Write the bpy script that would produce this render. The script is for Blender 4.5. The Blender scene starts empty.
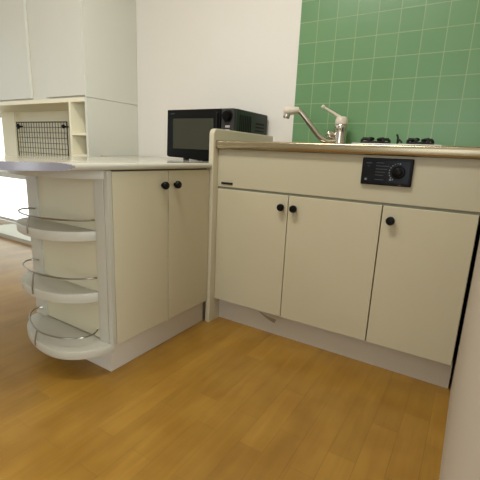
import bpy, bmesh, math, random
from mathutils import Vector, Matrix
random.seed(7)
PI = math.pi
S = bpy.context.scene
COL = S.collection

# ------------------------------------------------------------------ camera
yaw, pitch, roll, fpx = 0.5479, -0.2265, 0.0446, 376.64
fw = Vector((-math.sin(yaw)*math.cos(pitch), math.cos(yaw)*math.cos(pitch), math.sin(pitch)))
rt = Vector((math.cos(yaw), math.sin(yaw), 0.0))
up = rt.cross(fw)
r2 = math.cos(roll)*rt + math.sin(roll)*up
u2 = -math.sin(roll)*rt + math.cos(roll)*up
cam_data = bpy.data.cameras.new('camera')
cam_data.sensor_width = 36.0
cam_data.lens = fpx/480.0*36.0
cam_data.clip_start = 0.02
cam = bpy.data.objects.new('camera', cam_data)
COL.objects.link(cam)
M4 = Matrix((r2, u2, -fw)).transposed().to_4x4()
M4.translation = Vector((0.9912, -1.4046, 0.8033))
cam.matrix_world = M4
S.camera = cam

# ------------------------------------------------------------------ world, window light, exposure
S.view_settings.view_transform = 'Standard'
S.view_settings.look = 'None'
S.view_settings.gamma = 1.0
S.view_settings.use_curve_mapping = False
S.view_settings.exposure = -0.08
W = bpy.data.worlds.new('sky'); S.world = W; W.use_nodes = True
bgn = W.node_tree.nodes['Background']
bgn.inputs[0].default_value = (0.80, 0.90, 1.0, 1); bgn.inputs[1].default_value = 1.2

def area(name, loc, rot, sx, sy, power, col):
    l = bpy.data.lights.new(name, 'AREA'); l.shape = 'RECTANGLE'; l.size = sx; l.size_y = sy
    l.energy = power; l.color = col
    o = bpy.data.objects.new(name, l); COL.objects.link(o); o.location = loc; o.rotation_euler = rot
    return o
# daylight entering by the tall window in the left wall and by the balcony window behind the camera
area('window_daylight', (-3.77, -1.2, 1.0), (0, -PI/2, 0), 1.85, 2.35, 5, (0.92, 0.97, 1.0))
area('balcony_daylight', (0.95, -5.33, 1.15), (PI/2, 0, 0), 2.3, 1.85, 24, (0.95, 0.98, 1.0))
area('side_fill_light', (2.84, -3.1, 1.2), (0, PI/2, 0), 1.75, 2.3, 150, (0.92, 0.97, 1.0))  # added fill through an unseen side window, for cabinet faces turned right
area('niche_fill_light', (-1.9, -1.9, 2.33), (0, 0, 0), 0.5, 0.5, 12, (1.0, 0.97, 0.92))  # added unseen lamp that lifts the niche, upper doors and left floor
area('ceiling_lamp_light', (0.15, -0.9, 2.33), (0, 0, 0), 0.9, 0.3, 30, (1.0, 0.98, 0.94))

# ------------------------------------------------------------------ materials
def srgb(h):
    h = h.lstrip('#'); c = [int(h[i:i+2], 16)/255 for i in (0, 2, 4)]
    return tuple(x/12.92 if x <= .04045 else ((x+.055)/1.055)**2.4 for x in c) + (1,)
def mat(name, color, rough=0.5, metal=0.0, var=0.03, scale=8.0, bump=0.0, bscale=200.0, coat=0.0, spec=0.5, stretch=None):
    m = bpy.data.materials.new(name); m.use_nodes = True
    nt = m.node_tree; b = nt.nodes['Principled BSDF']; N = nt.nodes.new; L = nt.links.new
    c = srgb(color) if isinstance(color, str) else color
    tc = N('ShaderNodeTexCoord'); nz = N('ShaderNodeTexNoise'); nz.inputs['Scale'].default_value = scale
    nz.inputs['Detail'].default_value = 4
    mp = N('ShaderNodeMapping')
    if stretch: mp.inputs['Scale'].default_value = stretch
    L(tc.outputs['Object'], mp.inputs['Vector']); L(mp.outputs[0], nz.inputs['Vector'])
    mx = N('ShaderNodeMix'); mx.data_type = 'RGBA'
    mx.inputs['A'].default_value = tuple(x*(1-var) for x in c[:3])+(1,)
    mx.inputs['B'].default_value = tuple(min(1, x*(1+var)) for x in c[:3])+(1,)
    L(nz.outputs['Fac'], mx.inputs['Factor']); L(mx.outputs['Result'], b.inputs['Base Color'])
    b.inputs['Roughness'].default_value = rough; b.inputs['Metallic'].default_value = metal
    b.inputs['Specular IOR Level'].default_value = spec
    b.inputs['Coat Weight'].default_value = coat
    if bump:
        n2 = N('ShaderNodeTexNoise'); n2.inputs['Scale'].default_value = bscale; n2.inputs['Detail'].default_value = 3
        L(mp.outputs[0], n2.inputs['Vector'])
        bp = N('ShaderNodeBump'); bp.inputs['Strength'].default_value = bump; bp.inputs['Distance'].default_value = 0.002
        L(n2.outputs['Fac'], bp.inputs['Height']); L(bp.outputs[0], b.inputs['Normal'])
    return m
M = {}
M['cream'] = mat('cream_laminate', '#C2BB9F', 0.42, var=0.02, scale=3)
M['white'] = mat('white_laminate', '#B4B1A1', 0.40, var=0.02, scale=4)
M['white_top'] = mat('white_counter_laminate', '#BDBAAB', 0.12, var=0.015, scale=5)
M['grey_edge'] = mat('grey_edge_band', '#86848C', 0.3, var=0.03, scale=9)
M['kick'] = mat('pale_grey_plinth', '#CCC5B6', 0.45, var=0.03, scale=6)
M['pale'] = mat('pale_cupboard_laminate', '#D4D4C6', 0.42, var=0.015, scale=3)
M['niche'] = mat('cream_niche_laminate', '#EEE8CA', 0.45, var=0.03, scale=4)
M['panel'] = mat('ivory_panel', '#C6C0A6', 0.38, var=0.02, scale=5)
M['gap'] = mat('dark_door_gasket', '#4A4638', 0.6)
M['gasket'] = mat('grey_green_gasket', '#8C9080', 0.6)
M['black'] = mat('black_plastic', '#101010', 0.35, spec=0.15)
M['blackg'] = mat('gloss_black_panel', '#15171B', 0.15, spec=0.15)
M['knob'] = mat('black_knob', '#0C0B0B', 0.30, spec=0.15)
M['mwbody'] = mat('dark_grey_green_steel', '#2B382D', 0.5, spec=0.2, var=0.06, scale=20)
M['mwdoor'] = mat('black_microwave_front', '#131311', 0.45, spec=0.08)
M['mwglass'] = mat('smoky_door_glass', '#3B3C2F', 0.18, spec=0.25, var=0.08, scale=6)
M['mwctrl'] = mat('charcoal_control_face', '#3A3B3B', 0.35, spec=0.15)
M['silver'] = mat('silver_button', '#C4B4B4', 0.3, metal=0.3)
M['print'] = mat('pale_print', '#74787C', 0.5)
M['printdim'] = mat('dim_print', '#3C4044', 0.5)
M['steel'] = mat('brushed_stainless', '#B0A488', 0.24, metal=1.0, var=0.06, scale=30, stretch=(1, 30, 30))
M['chrome'] = mat('chrome', '#D6D2C8', 0.10, metal=1.0, var=0.02)
M['rail'] = mat('satin_metal_rail', '#9A948A', 0.28, metal=1.0)
M['faucetplastic'] = mat('ivory_plastic', '#D9CFBE', 0.35)
M['enamel'] = mat('pale_enamel_hob', '#DAD8D0', 0.25)
M['castiron'] = mat('black_cast_iron', '#0D0D0D', 0.5, bump=0.3)
M['tape'] = mat('peeling_edge_tape', '#9C9172', 0.5)
M['gridwire'] = mat('black_coated_wire', '#14161A', 0.4)
M['plug'] = mat('black_rubber', '#121212', 0.7)
M['frame'] = mat('aluminium_window_frame', '#B9BABA', 0.35, metal=0.6)

def wallpaper(name, color):
    m = mat(name, color, 0.75, var=0.02, scale=2, bump=0.35, bscale=160, stretch=(1, 1, 0.25))
    return m
M['wallpaper'] = wallpaper('cream_wallpaper', '#EAE7DE')
M['wallpaper_shaded'] = wallpaper('shaded_wallpaper', '#BEB4A3')  # right wall only: its shade is put into a darker wallpaper colour
M['ceil'] = wallpaper('ceiling_paper', '#E6E1D6')

def tile_mat():
    m = bpy.data.materials.new('green_wall_tile'); m.use_nodes = True
    nt = m.node_tree; b = nt.nodes['Principled BSDF']; N = nt.nodes.new; L = nt.links.new
    tc = N('ShaderNodeTexCoord'); mp = N('ShaderNodeMapping'); sp = N('ShaderNodeSeparateXYZ'); cb = N('ShaderNodeCombineXYZ')
    L(tc.outputs['Object'], sp.inputs[0]); L(sp.outputs['X'], cb.inputs['X']); L(sp.outputs['Z'], cb.inputs['Y'])
    L(cb.outputs[0], mp.inputs['Vector'])
    T = 0.0965
    mp.inputs['Location'].default_value = (-(0.1145-T*6)/T, -(0.970-T*12)/T, 0); mp.inputs['Scale'].default_value = (1/T, 1/T, 1)
    br = N('ShaderNodeTexBrick'); br.offset = 0; br.squash = 1; br.inputs['Scale'].default_value = 1.0
    br.inputs['Brick Width'].default_value = 1.0; br.inputs['Row Height'].default_value = 1.0
    br.inputs['Mortar Size'].default_value = 0.022; br.inputs['Mortar Smooth'].default_value = 0.3; br.inputs['Bias'].default_value = 0
    br.inputs['Color1'].default_value = srgb('#6B9668'); br.inputs['Color2'].default_value = srgb('#719B6D')
    br.inputs['Mortar'].default_value = srgb('#98AF85')
    L(mp.outputs[0], br.inputs['Vector']); L(br.outputs['Color'], b.inputs['Base Color'])
    b.inputs['Roughness'].default_value = 0.28
    bp = N('ShaderNodeBump'); bp.invert = True; bp.inputs['Strength'].default_value = 0.5; bp.inputs['Distance'].default_value = 0.0015
    L(br.outputs['Fac'], bp.inputs['Height'])
    n2 = N('ShaderNodeTexNoise'); n2.inputs['Scale'].default_value = 1.3; L(mp.outputs[0], n2.inputs['Vector'])
    b2 = N('ShaderNodeBump'); b2.inputs['Strength'].default_value = 0.25; b2.inputs['Distance'].default_value = 0.004
    L(n2.outputs['Fac'], b2.inputs['Height']); L(bp.outputs[0], b2.inputs['Normal']); L(b2.outputs[0], b.inputs['Normal'])
    return m
M['tile'] = tile_mat()

def floor_mat():
    m = bpy.data.materials.new('oak_plank_floor'); m.use_nodes = True
    nt = m.node_tree; b = nt.nodes['Principled BSDF']; N = nt.nodes.new; L = nt.links.new
    tc = N('ShaderNodeTexCoord'); mp = N('ShaderNodeMapping'); mp.inputs['Rotation'].default_value = (0, 0, PI/2)
    L(tc.outputs['Object'], mp.inputs['Vector'])
    def brick(c1, c2, mortar):
        br = N('ShaderNodeTexBrick'); br.offset = 0.37; br.offset_frequency = 2
        br.inputs['Scale'].default_value = 1.0; br.inputs['Brick Width'].default_value = 0.303; br.inputs['Row Height'].default_value = 0.0757
        br.inputs['Mortar Size'].default_value = 0.0009; br.inputs['Mortar Smooth'].default_value = 0.5; br.inputs['Bias'].default_value = 0.0
        br.inputs['Color1'].default_value = c1; br.inputs['Color2'].default_value = c2; br.inputs['Mortar'].default_value = mortar
        L(mp.outputs[0], br.inputs['Vector']); return br
    br = brick(srgb('#95702A'), srgb('#A17A30'), srgb('#886525'))
    gm = N('ShaderNodeMapping'); gm.inputs['Scale'].default_value = (22, 2.2, 1); L(tc.outputs['Object'], gm.inputs['Vector'])
    nz = N('ShaderNodeTexNoise'); nz.inputs['Scale'].default_value = 1.6; nz.inputs['Detail'].default_value = 6; nz.inputs['Distortion'].default_value = 0.6
    L(gm.outputs[0], nz.inputs['Vector'])
    bl = N('ShaderNodeTexNoise'); bl.inputs['Scale'].default_value = 7; bl.inputs['Detail'].default_value = 2; L(tc.outputs['Object'], bl.inputs['Vector'])
    rp = N('ShaderNodeValToRGB'); rp.color_ramp.elements[0].position = 0.3; rp.color_ramp.elements[0].color = (0.90, 0.87, 0.82, 1)
    rp.color_ramp.elements[1].position = 0.68; rp.color_ramp.elements[1].color = (1.06, 1.06, 1.06, 1); L(nz.outputs['Fac'], rp.inputs[0])
    r2_ = N('ShaderNodeValToRGB'); r2_.color_ramp.elements[0].position = 0.35; r2_.color_ramp.elements[0].color = (0.88, 0.83, 0.75, 1)
    r2_.color_ramp.elements[1].position = 0.62; r2_.color_ramp.elements[1].color = (1, 1, 1, 1); L(bl.outputs['Fac'], r2_.inputs[0])
    m1 = N('ShaderNodeMix'); m1.data_type = 'RGBA'; m1.blend_type = 'MULTIPLY'; m1.inputs['Factor'].default_value = 1
    L(br.outputs['Color'], m1.inputs['A']); L(rp.outputs[0], m1.inputs['B'])
    m2 = N('ShaderNodeMix'); m2.data_type = 'RGBA'; m2.blend_type = 'MULTIPLY'; m2.inputs['Factor'].default_value = 1
    L(m1.outputs['Result'], m2.inputs['A']); L(r2_.outputs[0], m2.inputs['B']); L(m2.outputs['Result'], b.inputs['Base Color'])
    b.inputs['Roughness'].default_value = 0.30
    bp = N('ShaderNodeBump'); bp.invert = True; bp.inputs['Strength'].default_value = 0.3; bp.inputs['Distance'].default_value = 0.001
    L(br.outputs['Fac'], bp.inputs['Height']); L(bp.outputs[0], b.inputs['Normal'])
    return m
M['floor'] = floor_mat()
def glass_mat():
    m = bpy.data.materials.new('window_glass'); m.use_nodes = True; nt = m.node_tree; N = nt.nodes.new; L = nt.links.new
    nt.nodes.remove(nt.nodes['Principled BSDF'])
    t = N('ShaderNodeBsdfTransparent'); g = N('ShaderNodeBsdfGlossy'); g.inputs['Roughness'].default_value = 0.02
    f = N('ShaderNodeFresnel'); f.inputs[0].default_value = 1.45; x = N('ShaderNodeMixShader')
    L(f.outputs[0], x.inputs[0]); L(t.outputs[0], x.inputs[1]); L(g.outputs[0], x.inputs[2])
    L(x.outputs[0], nt.nodes['Material Output'].inputs[0]); return m
M['glass'] = glass_mat()
M['frosted'] = mat('daylit_frosted_glass', '#E8EFE8', 0.4)
_b = M['frosted'].node_tree.nodes['Principled BSDF']
_b.inputs['Emission Color'].default_value = (0.93, 1.0, 0.95, 1); _b.inputs['Emission Strength'].default_value = 1.6

# ------------------------------------------------------------------ mesh helpers (world coordinates)
def merge(dst, src):
    me = bpy.data.meshes.new('tmp'); src.to_mesh(me); dst.from_mesh(me); bpy.data.meshes.remove(me); src.free()
def box(bm, x0, x1, y0, y1, z0, z1, bev=0.0, seg=2, mi=0):
    b = bmesh.new(); bmesh.ops.create_cube(b, size=1.0)
    for v in b.verts:
        v.co = Vector(((x0+x1)/2+v.co.x*(x1-x0), (y0+y1)/2+v.co.y*(y1-y0), (z0+z1)/2+v.co.z*(z1-z0)))
    if bev: bmesh.ops.bevel(b, geom=b.edges[:], offset=bev, segments=seg, profile=0.5, affect='EDGES')
    for f in b.faces: f.material_index = mi
    merge(bm, b); return bm
def tube(bm, pts, r, seg=10, closed=False, radii=None):
    pts = [Vector(p) for p in pts]; n = len(pts); rings = []
    prev = None
    for i, p in enumerate(pts):
        a = pts[(i-1) % n] if (closed or i > 0) else p
        c = pts[(i+1) % n] if (closed or i < n-1) else p
        t = (c-a).normalized()
        if prev is None:
            nrm = t.orthogonal().normalized()
        else:
            nrm = (prev - t*prev.dot(t)).normalized()
        prev = nrm; bn = t.cross(nrm)
        rr = radii[i] if radii else r
        rings.append([bm.verts.new(p + rr*(math.cos(2*PI*k/seg)*nrm + math.sin(2*PI*k/seg)*bn)) for k in range(seg)])
    m = n if closed else n-1
    for i in range(m):
        A, B = rings[i], rings[(i+1) % n]
        for k in range(seg): bm.faces.new((A[k], A[(k+1) % seg], B[(k+1) % seg], B[k]))
    if not closed:
        bm.faces.new(rings[0][::-1]); bm.faces.new(rings[-1])
    return bm
def lathe(bm, prof, org, axis, seg=24):
    """prof: list of (radius, distance along axis)"""
    ax = Vector(axis).normalized(); u = ax.orthogonal().normalized(); w = ax.cross(u); org = Vector(org); rings = []
    for r, h in prof:
        r = max(r, 1e-5)
        rings.append([bm.verts.new(org+ax*h+r*(math.cos(2*PI*k/seg)*u+math.sin(2*PI*k/seg)*w)) for k in range(seg)])
    for A, B in zip(rings, rings[1:]):
        for k in range(seg): bm.faces.new((A[k], A[(k+1) % seg], B[(k+1) % seg], B[k]))
    bm.faces.new(rings[0][::-1]); bm.faces.new(rings[-1]); return bm
def prism_z(bm, outline, z0, z1, bev=0.0):
    b = bmesh.new()
    lo = [b.verts.new((x, y, z0)) for x, y in outline]; hi = [b.verts.new((x, y, z1)) for x, y in outline]
    n = len(outline)
    b.faces.new(lo[::-1]); b.faces.new(hi)
    for i in range(n): b.faces.new((lo[i], lo[(i+1) % n], hi[(i+1) % n], hi[i]))
    bmesh.ops.recalc_face_normals(b, faces=b.faces[:])
    if bev:
        es = [e for e in b.edges if abs(e.verts[0].co.z-e.verts[1].co.z) < 1e-6]
        bmesh.ops.bevel(b, geom=es, offset=bev, segments=2, profile=0.5, affect='EDGES')
    merge(bm, b); return bm
def prism_y(bm, outline, y0, y1, bev=0.0):
    b = bmesh.new()
    lo = [b.verts.new((x, y0, z)) for x, z in outline]; hi = [b.verts.new((x, y1, z)) for x, z in outline]
    n = len(outline)
    b.faces.new(lo); b.faces.new(hi[::-1])
    for i in range(n): b.faces.new((lo[i], hi[i], hi[(i+1) % n], lo[(i+1) % n]))
    bmesh.ops.recalc_face_normals(b, faces=b.faces[:])
    if bev:
        es = [e for e in b.edges if abs(e.verts[0].co.y-e.verts[1].co.y) < 1e-6 and e.verts[0].co.y < y0+1e-5]
        bmesh.ops.bevel(b, geom=es, offset=bev, segments=2, profile=0.5, affect='EDGES')
    merge(bm, b); return bm
def prism_x(bm, outline, x0, x1):
    b = bmesh.new()
    lo = [b.verts.new((x0, y, z)) for y, z in outline]; hi = [b.verts.new((x1, y, z)) for y, z in outline]
    n = len(outline)
    b.faces.new(lo); b.faces.new(hi[::-1])
    for i in range(n): b.faces.new((lo[i], hi[i], hi[(i+1) % n], lo[(i+1) % n]))
    bmesh.ops.recalc_face_normals(b, faces=b.faces[:])
    merge(bm, b); return bm
def root_loc(p):
    while p.parent: p = p.parent
    return p.location.copy()
def obj(name, bm, m, parent=None, smooth=False, mats=None, label=None):
    me = bpy.data.meshes.new(name)
    bmesh.ops.recalc_face_normals(bm, faces=bm.faces[:])
    if parent is not None: bmesh.ops.translate(bm, verts=bm.verts[:], vec=-root_loc(parent))
    bm.to_mesh(me); bm.free()
    if mats:
        for q in mats: me.materials.append(q)
    else: me.materials.append(m)
    o = bpy.data.objects.new(name, me); COL.objects.link(o)
    if parent is not None: o.parent = parent
    if smooth:
        me.polygons.foreach_set('use_smooth', [True]*len(me.polygons))
        try: me.set_sharp_from_angle(angle=math.radians(40))
        except Exception: pass
    if label: o['label'] = label
    return o
def thing(name, label, cat, loc=(0, 0, 0), group=None):
    o = bpy.data.objects.new(name, None); COL.objects.link(o); o.location = loc; o.empty_display_size = 0.05
    o['label'] = label; o['category'] = cat
    if group: o['group'] = group
    return o
def tag(o, label, cat, group=None):
    o['label'] = label; o['category'] = cat
    if group: o['group'] = group
    return o
def struct(name, bm, m, mats=None):
    o = obj(name, bm, m, mats=mats); o['kind'] = 'structure'; return o
def B(*a, **k): return box(bmesh.new(), *a, **k)

# ------------------------------------------------------------------ the room
D = 0.522            # back wall face
XR = 1.029           # right wall face
XL, XE, YF, ZC = -3.65, 2.7, -5.2, 2.40
struct('floor', B(XL-.1, XE+.1, YF-.1, D+.1, -0.1, 0.0), M['floor'])
struct('ceiling', B(XL-.1, XE+.1, YF-.1, D+.1, ZC, ZC+.1), M['ceil'])
b = bmesh.new()   # openings for the low frosted window and the small window beside the post
box(b, -1.45, XR+.12, D, D+.1, 0, ZC); box(b, XL-.1, -1.45, D, D+.1, 1.05, ZC); box(b, XL-.1, -1.45, D, D+.1, 0, .045)
box(b, XL-.1, -1.45, D, D+.1, .55, .60); box(b, -2.70, -1.45, D, D+.1, .60, 1.05); box(b, XL-.1, XL+.03, D, D+.1, .045, 1.05)
struct('wall_back', b, M['wallpaper'])
for nm, (xa, xb, za, zb) in (('window_3', (XL+.03, -1.45, .045, .55)), ('window_4', (XL+.03, -2.70, .60, 1.05))):
    b = bmesh.new()
    box(b, xa, xb, D+.03, D+.07, za, za+.02); box(b, xa, xb, D+.03, D+.07, zb-.02, zb)
    box(b, xa, xa+.02, D+.03, D+.07, za, zb); box(b, xb-.02, xb, D+.03, D+.07, za, zb)
    w_ = struct(nm, b, M['frame'])
    obj('pane', B(xa+.01, xb-.01, D+.045, D+.052, za+.01, zb-.01), M['frosted'], w_, label='frosted pane lit by daylight')
struct('wall_right', B(XR, XR+.12, -1.13, D, 0, ZC), M['wallpaper_shaded'])
struct('wall_return', B(XR+.12, XE, -1.13, -1.03, 0, ZC), M['wallpaper'])
b = bmesh.new(); y0, y1, z0, z1 = -4.3, -1.9, 0.3, 2.1   # unseen window added right of the camera to light the right-facing cabinet sides
box(b, XE, XE+.1, YF, y0, 0, ZC); box(b, XE, XE+.1, y1, -1.03, 0, ZC); box(b, XE, XE+.1, y0, y1, 0, z0); box(b, XE, XE+.1, y0, y1, z1, ZC)
struct('wall_east', b, M['wallpaper'])
b = bmesh.new()
for ya, yb in ((y0, y0+.05), (y1-.05, y1), (-3.125, -3.075)): box(b, XE+.02, XE+.07, ya, yb, z0, z1)
box(b, XE+.02, XE+.07, y0, y1, z0, z0+.05); box(b, XE+.02, XE+.07, y0, y1, z1-.05, z1)
w5 = struct('added_side_window', b, M['frame'])
obj('pane', B(XE+.042, XE+.048, y0+.04, y1-.04, z0+.04, z1-.04), M['glass'], w5)
# left wall with an opening to the left room
b = bmesh.new(); y0, y1, z0, z1 = -2.4, 0.0, 0.05, 1.95
box(b, XL-.1, XL, YF, y0, 0, ZC); box(b, XL-.1, XL, y1, D, 0, ZC); box(b, XL-.1, XL, y0, y1, 0, z0); box(b, XL-.1, XL, y0, y1, z1, ZC)
struct('wall_left', b, M['wallpaper'])
b = bmesh.new()
for ya, yb in ((y0, y0+.05), (y1-.05, y1), (-1.225, -1.175)): box(b, XL-.07, XL-.02, ya, yb, z0, z1)
box(b, XL-.07, XL-.02, y0, y1, z0, z0+.05); box(b, XL-.07, XL-.02, y0, y1, z1-.05, z1)
w1 = struct('window_1', b, M['frame'])
obj('pane', B(XL-.048, XL-.042, y0+.04, y1-.04, z0+.04, z1-.04), M['glass'], w1)
# front wall (behind the camera) with the balcony window
b = bmesh.new(); x0, x1, z0, z1 = -0.2, 2.1, 0.2, 2.1
box(b, XL-.1, x0, YF-.1, YF, 0, ZC); box(b, x1, XE+.1, YF-.1, YF, 0, ZC); box(b, x0, x1, YF-.1, YF, 0, z0); box(b, x0, x1, YF-.1, YF, z1, ZC)
struct('wall_front', b, M['wallpaper'])
b = bmesh.new()
for xa, xb in ((x0, x0+.05), (x1-.05, x1), (.925, .975)): box(b, xa, xb, YF-.07, YF-.02, z0, z1)
box(b, x0, x1, YF-.07, YF-.02, z0, z0+.05); box(b, x0, x1, YF-.07, YF-.02, z1-.05, z1)
w2 = struct('window_2', b, M['frame'])
obj('pane', B(x0+.04, x1-.04, YF-.048, YF-.042, z0+.04, z1-.04), M['glass'], w2)
# tiled splashback
struct('trim_1', B(0.118, XR-.001, D-.006, D+.001, 0.80, 2.05), M['tile'])

# kitchen ceiling light above the frame
cl = thing('ceiling_light', 'white flat ceiling light over the kitchen floor, above the frame', 'lamp', (0.15, -0.9, 2.34))
obj('housing', B(-0.35, 0.65, -1.09, -0.71, 2.345, 2.3995, bev=.01), M['white'], cl)

cl2 = thing('ceiling_light', 'unseen round white ceiling light added to brighten the niche, above and left of the frame', 'lamp', (-1.9, -1.9, 2.34))
obj('housing', lathe(bmesh.new(), [(.27, 0), (.28, .02), (.26, .058)], (-1.9, -1.9, 2.341), (0, 0, 1), 40), M['white'], cl2, smooth=True)  # fixture shape for the added niche fill

# ------------------------------------------------------------------ sink cabinet
XS = 1.019
sc = thing('sink_cabinet', 'wide cream sink base cabinet with three doors and black knobs under the green tiles', 'cabinet', (0.51, 0.25, 0))
obj('carcass', B(0.003, 1.0185, 0.022, D-.012, 0.108, 0.815), M['gap'], sc)
obj('fascia_panel', B(0.0015, 1.020, 0.0, 0.020, 0.6535, 0.8175, bev=.0015), mat('fascia_laminate', '#BAB499', 0.36, var=0.015, scale=3), sc)
obj('fascia_gasket', B(0.002, 1.020, 0.006, 0.021, 0.643, 0.6545), M['gasket'], sc)
obj('plinth', B(0.0005, 1.0205, 0.048, 0.066, 0.0, 0.110), M['kick'], sc)
def knob(name, org, axis, parent):
    return obj(name, lathe(bmesh.new(), [(.008, -.001), (.008, .006), (.010, .008), (.0142, .010), (.0152, .014), (.0150, .021), (.0125, .0245), (.004, .0258)], org, axis), M['knob'], parent, smooth=True)
for xa, xb, kx in ((0.0025, 0.3545, 0.330), (0.3575, 0.7205, 0.386), (0.7245, 1.0165, 0.757)):
    d = obj('door', B(xa, xb, 0.0, 0.020, 0.1145, 0.6435, bev=.0015), M['cream'], sc)
    knob('knob', (kx, 0.0, 0.594), (0, -1, 0), d)
# maker's small dark badge
bd = obj('badge', B(0.024, 0.083, -0.0035, 0.001, 0.6655, 0.6745, bev=.001), M['black'], sc)
b = bmesh.new(); 
for k in range(7): box(b, 0.029+k*.007, 0.033+k*.007, -0.0039, -0.003, 0.6683, 0.6717)
obj('lettering', b, M['printdim'], bd)
# peeling edge tape below the first door
b = bmesh.new(); top = []; bot = []
for i in range(13):
    t = i/12; x = 0.255+0.082*t; dz = 0.016*t**1.5; dy = -0.012*math.sin(t*PI*0.9)
    w = 0.003+0.015*t
    top.append(b.verts.new((x+0.004*t, -0.001+dy, 0.1135-dz+.001))); bot.append(b.verts.new((x-0.003*t, -0.001+dy, 0.1135-dz-w)))
for i in range(12): b.faces.new((top[i], top[i+1], bot[i+1], bot[i]))
bmesh.ops.solidify(b, geom=b.faces[:], thickness=0.0012)
obj('loose_edge_tape', b, M['tape'], sc, smooth=True, label='peeling strip of edge tape hanging below the door')
# black control panel
cp = obj('control_panel', B(0.637, 0.806, -0.012, 0.001, 0.715, 0.808, bev=.004, seg=3), M['black'], sc, label='black control panel with a dial')
obj('display_plate', B(0.645, 0.798, -0.0135, -0.011, 0.7235, 0.7995, bev=.001), M['blackg'], cp)
b = bmesh.new()
for r_ in range(5):
    box(b, 0.686, 0.712+0.006*((r_*3) % 4), -0.0142, -0.0133, 0.7905-r_*.0105, 0.7925-r_*.0105)
box(b, 0.652, 0.671, -0.0142, -0.0133, 0.7885, 0.7915); box(b, 0.686, 0.716, -0.0142, -0.0133, 0.733, 0.735)
box(b, 0.656, 0.664, -0.0142, -0.0133, 0.7785, 0.7800)
obj('lettering', b, M['printdim'], cp)
b = bmesh.new(); cx_, cz_ = 0.762, 0.762
for i in range(9):
    a = math.radians(100+i*17); px, pz = cx_+.030*math.cos(a), cz_+.030*math.sin(a)
    s = .0012+.0001*i
    box(b, px-s, px+s, -0.0142, -0.0133, pz-s*1.2, pz+s*1.2)
box(b, 0.7625, 0.7665, -0.0142, -0.0133, 0.789, 0.793); box(b, 0.735, 0.741, -0.0142, -0.0133, 0.733, 0.739)
obj('scale_marks', b, M['print'], cp)
obj('dial', lathe(bmesh.new(), [(.022, -.001), (.022, .003), (.020, .006), (.014, .007), (.0135, .013), (.011, .0145), (.002, .0148)], (cx_, -.013, cz_), (0, -1, 0), 32), M['knob'], cp, smooth=True)
obj('push_button', B(0.652, 0.659, -0.0150, -0.0130, 0.7300, 0.7370, bev=.001), M['print'], cp)
obj('indicator_lamp', B(0.766, 0.774, -0.0128, -0.0115, 0.7175, 0.7205), mat('dull_red_plastic', '#7A3E36', 0.4), cp)

# ------------------------------------------------------------------ partition panel between the two counters
def arc2(cx, cz, r, a0, a1, n): return [(cx+r*math.cos(math.radians(a0+(a1-a0)*i/n)), cz+r*math.sin(math.radians(a0+(a1-a0)*i/n))) for i in range(n+1)]
out = [(D-.001, 0.0), (D-.001, 0.903)] + arc2(-0.035+.026, 0.903-.026, .026, 90, 180, 8) + [(-0.035, 0.0)]
b = prism_x(bmesh.new(), out, -0.026, 0.0)
es = [e for e in b.edges if abs(e.verts[0].co.x-e.verts[1].co.x) < 1e-6 and max(v.co.y for v in e.verts) < D-.002 or (abs(e.verts[0].co.x-e.verts[1].co.x) < 1e-6 and min(v.co.z for v in e.verts) > .9)]
bmesh.ops.bevel(b, geom=es, offset=.005, segments=3, profile=0.5, affect='EDGES')
tag(obj('partition_panel', b, M['panel'], smooth=True), 'upright ivory panel with rounded top corner standing between sink cabinet and lower counter', 'panel')

# ------------------------------------------------------------------ stainless worktop with sink
wt = thing('sink_worktop', 'stainless steel worktop with rolled front edge on the sink cabinet', 'worktop', (0.51, 0.25, 0.82))
zt = 0.85
prof = [(0.07, zt-.012), (0.07, zt), (0.012, zt), (0.006, zt+.0030), (-0.0155, zt+.0035), (-0.0190, zt+.0015), (-0.0207, zt-.0020), (-0.0213, zt-.009), (-0.021, zt-.024), (-0.0195, zt-.029), (-0.016, zt-.0318), (-0.004, zt-.0318), (-0.004, zt-.026), (0.0, zt-.012)]
b = prism_x(bmesh.new(), prof, 0.001, XR-.002)
bx0, bx1, by0, by1 = 0.05, 0.37, 0.07, 0.36
box(b, 0.001, bx0, 0.07, D-.008, zt-.012, zt); box(b, bx1, XR-.002, 0.07, D-.008, zt-.012, zt); box(b, bx0, bx1, by1, D-.008, zt-.012, zt)
box(b, 0.001, XR-.002, D-.022, D-.0065, zt, zt+.012, bev=.003)
obj('steel_top', b, M['steel'], wt, smooth=True)
b = bmesh.new()
z_b = 0.69
rim = [(bx0, by0), (bx1, by0), (bx1, by1), (bx0, by1)]; inn = [(bx0+.015, by0+.015), (bx1-.015, by0+.015), (bx1-.015, by1-.015), (bx0+.015, by1-.015)]
v1 = [b.verts.new((x, y, zt-.002)) for x, y in rim]; v2 = [b.verts.new((x, y, z_b)) for x, y in inn]
for i in range(4): b.faces.new((v1[i], v1[(i+1) % 4], v2[(i+1) % 4], v2[i]))
b.faces.new(v2)
obj('sink_basin', b, M['steel'], wt)

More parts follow.
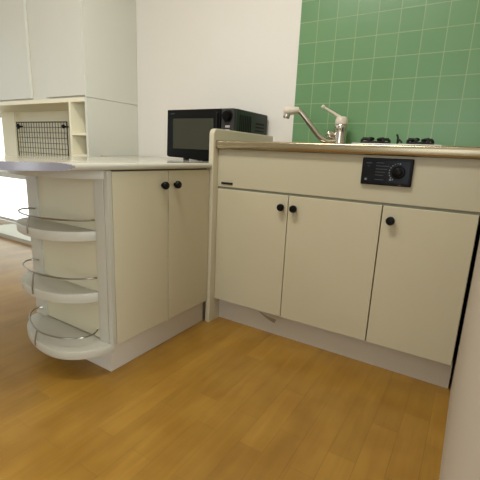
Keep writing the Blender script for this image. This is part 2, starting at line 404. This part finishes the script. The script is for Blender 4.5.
# ------------------------------------------------------------------ mixer tap
fx, fy = 0.405, 0.435
tp = thing('mixer_tap', 'chrome single lever mixer tap with ivory spray head behind the sink', 'faucet', (fx, fy, 0.85))
obj('tap_body', lathe(bmesh.new(), [(.034, 0), (.034, .008), (.030, .012), (.029, .05), (.029, .085), (.0305, .090), (.0305, .100), (.027, .106)], (fx, fy, .85), (0, 0, 1)), M['chrome'], tp, smooth=True)
obj('lever_cap', lathe(bmesh.new(), [(.029, 0), (.0305, .010), (.028, .026), (.020, .035), (.004, .038)], (fx, fy, .9565), (0, 0, 1)), M['faucetplastic'], tp, smooth=True)
obj('lever_handle', tube(bmesh.new(), [(fx-.008, fy, .986), (fx-.040, fy-.010, 1.008), (fx-.072, fy-.018, 1.026), (fx-.088, fy-.022, 1.035)], .006, radii=[.010, .007, .0055, .0055]), M['faucetplastic'], tp, smooth=True)
obj('lever_tip', lathe(bmesh.new(), [(.006, 0), (.009, .003), (.0095, .009), (.007, .014), (.002, .016)], (fx-.084, fy-.021, 1.033), (-.85, -.2, .45), 16), M['faucetplastic'], tp, smooth=True)
obj('side_valve', lathe(bmesh.new(), [(.015, 0), (.016, .015), (.017, .02), (.017, .038), (.012, .044)], (fx-.022, fy-.010, .900), (-.75, -.45, .35), 16), M['chrome'], tp, smooth=True)
sp_pts = [(fx-.005, fy-.012, .880), (fx-.045, fy-.03, .875), (fx-.072, fy-.042, .884), (fx-.092, fy-.052, .902), (fx-.135, fy-.072, .958), (fx-.168, fy-.088, 1.000), (fx-.180, fy-.093, 1.010), (fx-.195, fy-.100, 1.013)]
obj('spout', tube(bmesh.new(), sp_pts, .0135, 14), M['chrome'], tp, smooth=True)
obj('spray_head', lathe(bmesh.new(), [(.0135, -.004), (.0155, 0), (.018, .02), (.020, .045), (.0195, .064), (.014, .069)], (fx-.186, fy-.096, 1.014), (-.90, -.42, -.10), 20), M['faucetplastic'], tp, smooth=True)
obj('spray_nozzle', lathe(bmesh.new(), [(.015, 0), (.016, .014), (.013, .024), (.006, .025)], (fx-.232, fy-.118, .998), (-.10, -.05, -1), 16), M['chrome'], tp, smooth=True)

# ------------------------------------------------------------------ gas hob
hb = thing('gas_hob', 'pale two burner gas hob with black pan supports on the steel worktop', 'hob', (0.69, 0.27, 0.85))
obj('hob_plate', B(0.560, 0.872, 0.09, 0.45, 0.8505, 0.861, bev=.004, seg=3), M['enamel'], hb, smooth=True)
def burner(cx, cy, R_, tilt):
    bb = obj('burner', lathe(bmesh.new(), [(.036, 0), (.036, .004), (.026, .006), (.024, .011), (.020, .014), (.004, .015)], (cx, cy, .860), (0, 0, 1)), M['castiron'], hb, smooth=True)
    b = bmesh.new()
    tube(b, [(cx+R_*math.cos(a*PI/12), cy+R_*math.sin(a*PI/12), 0.866) for a in range(24)], .0060, 8, closed=True)
    for k in range(6):
        a = k*PI/3+.3; c, s_ = math.cos(a), math.sin(a)
        tube(b, [(cx+R_*1.02*c, cy+R_*1.02*s_, .8635), (cx+R_*1.05*c, cy+R_*1.05*s_, .877), (cx+R_*.96*c, cy+R_*.96*s_, .8825), (cx+.022*c, cy+.022*s_, .8815)], .0062, 8)
    b = obj('pan_support', b, M['castiron'], hb, smooth=True)
burner(0.620, 0.22, .050, 0); burner(0.786, 0.22, .042, 0)
b = tube(bmesh.new(), [(.694, .28, .860), (.694, .28, .893), (.688, .28, .905)], .004, 8); tube(b, [(.694, .28, .870), (.702, .276, .884), (.712, .274, .872)], .004, 8)
obj('igniter', b, M['castiron'], hb, smooth=True)

# ------------------------------------------------------------------ peninsula cabinet
XP = -0.0147
pc = thing('counter_cabinet', 'low cream two door cabinet with black knobs left of the sink cabinet', 'cabinet', (-0.26, -0.3, 0))
obj('carcass', B(-0.480, XP-.019, -0.570, -0.036, 0.107, 0.7305), M['gap'], pc)
obj('back_panel', B(-0.486, -0.4802, -0.570, 0.10, 0.0, 0.7305), M['cream'], pc)
obj('plinth', B(-0.47, -0.0385, -0.584, -0.0365, 0.0, 0.1065), M['kick'], pc)
for ya, yb, ky in ((-0.5715, -0.3062, -0.337), (-0.3028, -0.0385, -0.267)):
    d = obj('door', B(XP-.018, XP, ya, yb, 0.1095, 0.7265, bev=.0015), M['cream'], pc)
    knob('knob', (XP, ky, 0.672), (1, 0, 0), d)

# ------------------------------------------------------------------ rounded end shelves
es_ = thing('end_shelf_unit', 'white open shelf unit with rounded shelves and metal rails at the counter end', 'shelf', (-0.26, -0.65, 0.1))
obj('stile', B(-0.083, -0.0362, -0.592, -0.5745, 0.1175, 0.6995, bev=.001), M['white'], es_)
obj('side_panel', B(-0.0325, XP+.0005, -0.591, -0.5745, 0.1175, 0.7305, bev=.001), M['white'], es_)
obj('groove', B(-0.0370, -0.0315, -0.5865, -0.576, 0.1175, 0.7305), M['gap'], es_)
obj('stile', B(-0.486, -0.420, -0.592, -0.5745, 0.1175, 0.6995, bev=.001), M['white'], es_)
obj('back_panel', B(-0.425, -0.080, -0.582, -0.5735, 0.1175, 0.6995), M['cream'], es_)
def smooth_curve(P, k=6):
    out = []
    for i in range(len(P)-1):
        p0, p1, p2, p3 = P[max(i-1, 0)], P[i], P[i+1], P[min(i+2, len(P)-1)]
        for q in range(k):
            t = q/k
            out.append(tuple(0.5*((2*p1[c])+(-p0[c]+p2[c])*t+(2*p0[c]-5*p1[c]+4*p2[c]-p3[c])*t*t+(-p0[c]+3*p1[c]-3*p2[c]+p3[c])*t**3) for c in (0, 1)))
    out.append(P[-1]); return out
OUT_A = smooth_curve([(-.083, -.583), (-.095, -.602), (-.118, -.635), (-.168, -.674), (-.225, -.694), (-.305, -.699), (-.385, -.687), (-.447, -.662), (-.480, -.627), (-.486, -.583)])
OUT_B = smooth_curve([(-.016, -.583), (-.022, -.609), (-.040, -.645), (-.068, -.686), (-.115, -.719), (-.168, -.732), (-.240, -.731), (-.320, -.714), (-.394, -.685), (-.446, -.648), (-.477, -.615), (-.480, -.583)])
RAIL_A = smooth_curve([(-.089, -.590), (-.094, -.606), (-.120, -.637), (-.175, -.668), (-.240, -.685), (-.305, -.690), (-.375, -.680), (-.432, -.658), (-.462, -.630), (-.462, -.604), (-.438, -.590)])
RAIL_B = smooth_curve([(-.098, -.590), (-.082, -.622), (-.092, -.664), (-.142, -.702), (-.225, -.720), (-.305, -.709), (-.376, -.682), (-.426, -.648), (-.448, -.615), (-.440, -.590)])
def add_shelf(z0, z1, outline, rail, zr, k):
    sh = obj('shelf', prism_z(bmesh.new(), outline, z0, z1, bev=.003), M['white'], es_, smooth=True)
    obj('guard_rail', tube(bmesh.new(), [(x, y, zr) for x, y in rail], .0030, 8), M['rail'], sh, smooth=True)
    rx, ry = min(rail, key=lambda q: abs(q[0]-k)+(0 if q[1] < -.62 else 1))
    obj('rail_post', tube(bmesh.new(), [(rx, ry, zr), (rx, ry-.004, zr-.012), (rx, ry-.011, z1-.004), (rx, ry-.011, (z0+z1)/2-.006)], .0028, 8), M['rail'], sh, smooth=True)
add_shelf(0.487, 0.522, OUT_A, RAIL_A, 0.560, -.30)
add_shelf(0.263, 0.299, OUT_A, RAIL_A, 0.354, -.30)
add_shelf(0.086, 0.117, OUT_B, RAIL_B, 0.152, -.262)
obj('top_board', prism_z(bmesh.new(), smooth_curve([(-.028, -.583), (-.040, -.600), (-.095, -.645), (-.165, -.685), (-.230, -.705), (-.305, -.712), (-.390, -.698), (-.455, -.668), (-.490, -.625), (-.495, -.583)]), 0.700, 0.7305, bev=.002), M['white'], es_, smooth=True)

# ------------------------------------------------------------------ lower counter top with rounded end
XN = -0.004
outl = [(-0.0275, D-.002), (-1.047, D-.002), (-1.047, 0.20), (-0.60, 0.20)]
N_ = 240
for i in range(N_+1):
    t = PI+PI*i/N_; outl.append((-0.300+.302*math.cos(t), -0.64+.34*math.sin(t)))
outl += [(0.003, -0.30), (0.003, -0.037), (-0.0275, -0.037)]
z0c, z1c = 0.7317, 0.7550; rn = (z1c-z0c)/2
b = bmesh.new(); levels = []
K = 10
for k in range(K+1):
    a = -PI/2+PI*k/K; z = (z0c+z1c)/2+rn*math.sin(a); lim = XN-rn+rn*math.cos(a)
    levels.append([b.verts.new((min(x, lim), y, z)) for x, y in outl])
n = len(outl)
b.faces.new(levels[0][::-1]); b.faces.new(levels[-1])
for k in range(K):
    for i in range(n):
        j = (i+1) % n
        f = b.faces.new((levels[k][i], levels[k][j], levels[k+1][j], levels[k+1][i]))
        cut = 4 <= i < 4+N_ and all(abs(v.co.x-outl[q][0]) < 1e-5 for v, q in ((levels[k][i], i), (levels[k+1][i], i), (levels[k][j], j), (levels[k+1][j], j)))
        if cut: f.material_index = 1
bmesh.ops.remove_doubles(b, verts=b.verts[:], dist=1e-6)
tag(obj('kitchen_counter', b, None, smooth=True, mats=[M['white_top'], M['grey_edge']]), 'long white counter top with rounded end and grey edge band over cabinet and end shelves', 'counter')
# ------------------------------------------------------------------ microwave
mw = thing('microwave_oven', 'black microwave oven with dark glass door and round dial standing on the low counter', 'microwave', (-0.24, 0.33, 0.755))
x0, x1, yf, yb, z0, z1 = -0.452, -0.029, 0.188, 0.500, 0.770, 1.010
b = B(x0+.004, x1, yf, yb, z0, z1, bev=.004)
obj('body', b, M['mwbody'], mw, smooth=True)
b = bmesh.new()
for k in range(7): box(b, x1-.001, x1+.0012, 0.215+k*.017, 0.222+k*.017, 0.80, 0.985)
for r_ in range(5):
    for k in range(7): box(b, x1-.001, x1+.0012, 0.375+k*.013, 0.381+k*.013, 0.88+r_*.018, 0.888+r_*.018)
obj('side_vent', b, M['mwdoor'], mw)
xd = -0.104
bulge = [(x0+.006, z1-.002), (x0, z0+.004), (x0+.012, z0-.002)] + [(x0+.10+.02*i, z0-.004-.0095*min(1, (i/6)**1.2)) for i in range(0, 12)] + [(xd, z0-.009), (xd, z1-.001)]
b = prism_y(bmesh.new(), bulge, yf-.030, yf, bev=.006)
dr = obj('door', b, M['mwdoor'], mw, smooth=True)
obj('door_window', B(x0+.048, xd-.040, yf-.0325, yf-.029, z0+.042, z1-.046, bev=.0015), M['mwglass'], dr)
b = bmesh.new()
for k in range(4): box(b, x0+.030+k*.0075, x0+.035+k*.0075, yf-.0312, yf-.0295, z1-.024, z1-.019)
obj('lettering', b, M['printdim'], dr)
obj('door_handle', B(xd-.022, xd-.010, yf-.040, yf-.029, z0+.03, z1-.02, bev=.004), M['black'], dr, smooth=True)
ctl = obj('control_panel', B(xd+.002, x1+.001, yf-.027, yf+.001, z0-.006, z1-.001, bev=.005, seg=3), M['mwctrl'], mw, smooth=True, label='charcoal control panel')
obj('dial', lathe(bmesh.new(), [(.029, 0), (.029, .003), (.0245, .004), (.0235, .016), (.021, .019), (.003, .020)], (-.064, yf-.027, .974), (0, -1, 0), 32), M['knob'], ctl, smooth=True)
for zz, ww in ((.925, .013), (.907, .013)):
    obj('push_button', B(-.062-ww, -.062+ww, yf-.031, yf-.026, zz-.005, zz+.005, bev=.002), M['silver'], ctl, label='silver push button')
obj('timer_dial', lathe(bmesh.new(), [(.026, 0), (.026, .003), (.022, .004), (.021, .016), (.003, .019)], (-.064, yf-.027, .850), (0, -1, 0), 32), M['knob'], ctl, smooth=True)
for fx_ in (-.332, -.205):
    for fy_ in (.178, .46):
        obj('foot', lathe(bmesh.new(), [(.0155, 0), (.0155, .006), (.014, .018)], (fx_, fy_, .755), (0, 0, 1), 14), M['plug'], mw, smooth=True)

# ------------------------------------------------------------------ tall pale cupboard at the back left
XC, YC, YB = -1.05, 0.117, 0.485
XW = -2.80
uc = thing('wall_cabinet', 'pale upper cabinet with flat doors above the open niche at back left', 'cabinet', (-1.9, 0.3, 1.09))
obj('carcass', B(XW, XC-.0005, YC+.020, D-.002, 1.0905, 2.30), M['pale'], uc)
obj('side_panel', B(XC-.0165, XC, YC+.001, D-.002, 1.0915, 2.30), M['pale'], uc)
for xa, xb in ((-1.4595, XC-.018), (-2.2095, -1.6325), (XW+.002, -2.2125)):
    obj('door', B(xa, xb, YC, YC+.019, 1.100, 2.29, bev=.0012), M['pale'], uc)
nc = thing('open_cupboard', 'cream open niche cupboard with small side shelves and desk board at back left', 'cupboard', (-1.9, 0.3, 0))
obj('side_panel', B(XC-.020, XC, YC+.0005, D-.002, 0.0, 1.0885, bev=.001), M['pale'], nc)
obj('top_board', B(XW, XC-.0205, YC+.002, YB, 1.0650, 1.0895), M['niche'], nc)
obj('back_panel', B(-2.49, XC-.0205, YB, D-.002, 0.586, 1.0645), M['niche'], nc)
obj('corner_post', B(-2.70, -2.4905, YB-.03, D-.002, 0.586, 1.0645), M['niche'], nc)
obj('divider', B(-1.229, -1.211, YC+.002, YB-.0005, 0.7535, 1.0645), M['niche'], nc)
obj('shelf', B(-1.2105, XC-.0205, YC+.004, YB-.0005, 0.868, 0.884), M['niche'], nc)
obj('shelf', B(-1.229, XC-.0205, YC+.002, YB-.0005, 0.7350, 0.7530), M['niche'], nc)
obj('desk_board', B(XW, XC-.0205, YC+.003, D-.002, 0.547, 0.585, bev=.002), M['white'], nc)
obj('plinth', B(XW, XC-.0205, 0.235, D-.002, 0.0, 0.035, bev=.002), M['white'], nc)

# wire grid rack on the niche back
gx0, gx1, gz0, gz1, gy = -2.475, -1.765, 0.605, 0.980, YB-.022
gr = thing('wire_grid_rack', 'black wire grid panel hanging on the back of the open niche', 'rack', (-2.1, gy, gz0))
b = tube(bmesh.new(), [(gx0, gy, gz0), (gx1, gy, gz0), (gx1, gy, gz1), (gx0, gy, gz1)], .0045, 8, closed=True)
obj('frame', b, M['gridwire'], gr, smooth=True)
b = bmesh.new(); nx = 19; nz_ = 9
for i in range(1, nx): x = gx0+(gx1-gx0)*i/nx; tube(b, [(x, gy, gz0), (x, gy, gz1)], .0021, 6)
for i in range(1, nz_): z = gz0+(gz1-gz0)*i/nz_; tube(b, [(gx0, gy-.003, z), (gx1, gy-.003, z)], .0021, 6)
obj('wire_mesh', b, M['gridwire'], gr)
for x in (gx0+.05, gx1-.02):
    obj('hook', lathe(bmesh.new(), [(.007, -.026), (.007, .008), (.022 if x < -2 else .015, .012), (.022 if x < -2 else .015, .022), (.010, .027)], (x, gy, gz1-.035), (0, -1, 0), 16), M['knob'], gr, smooth=True)
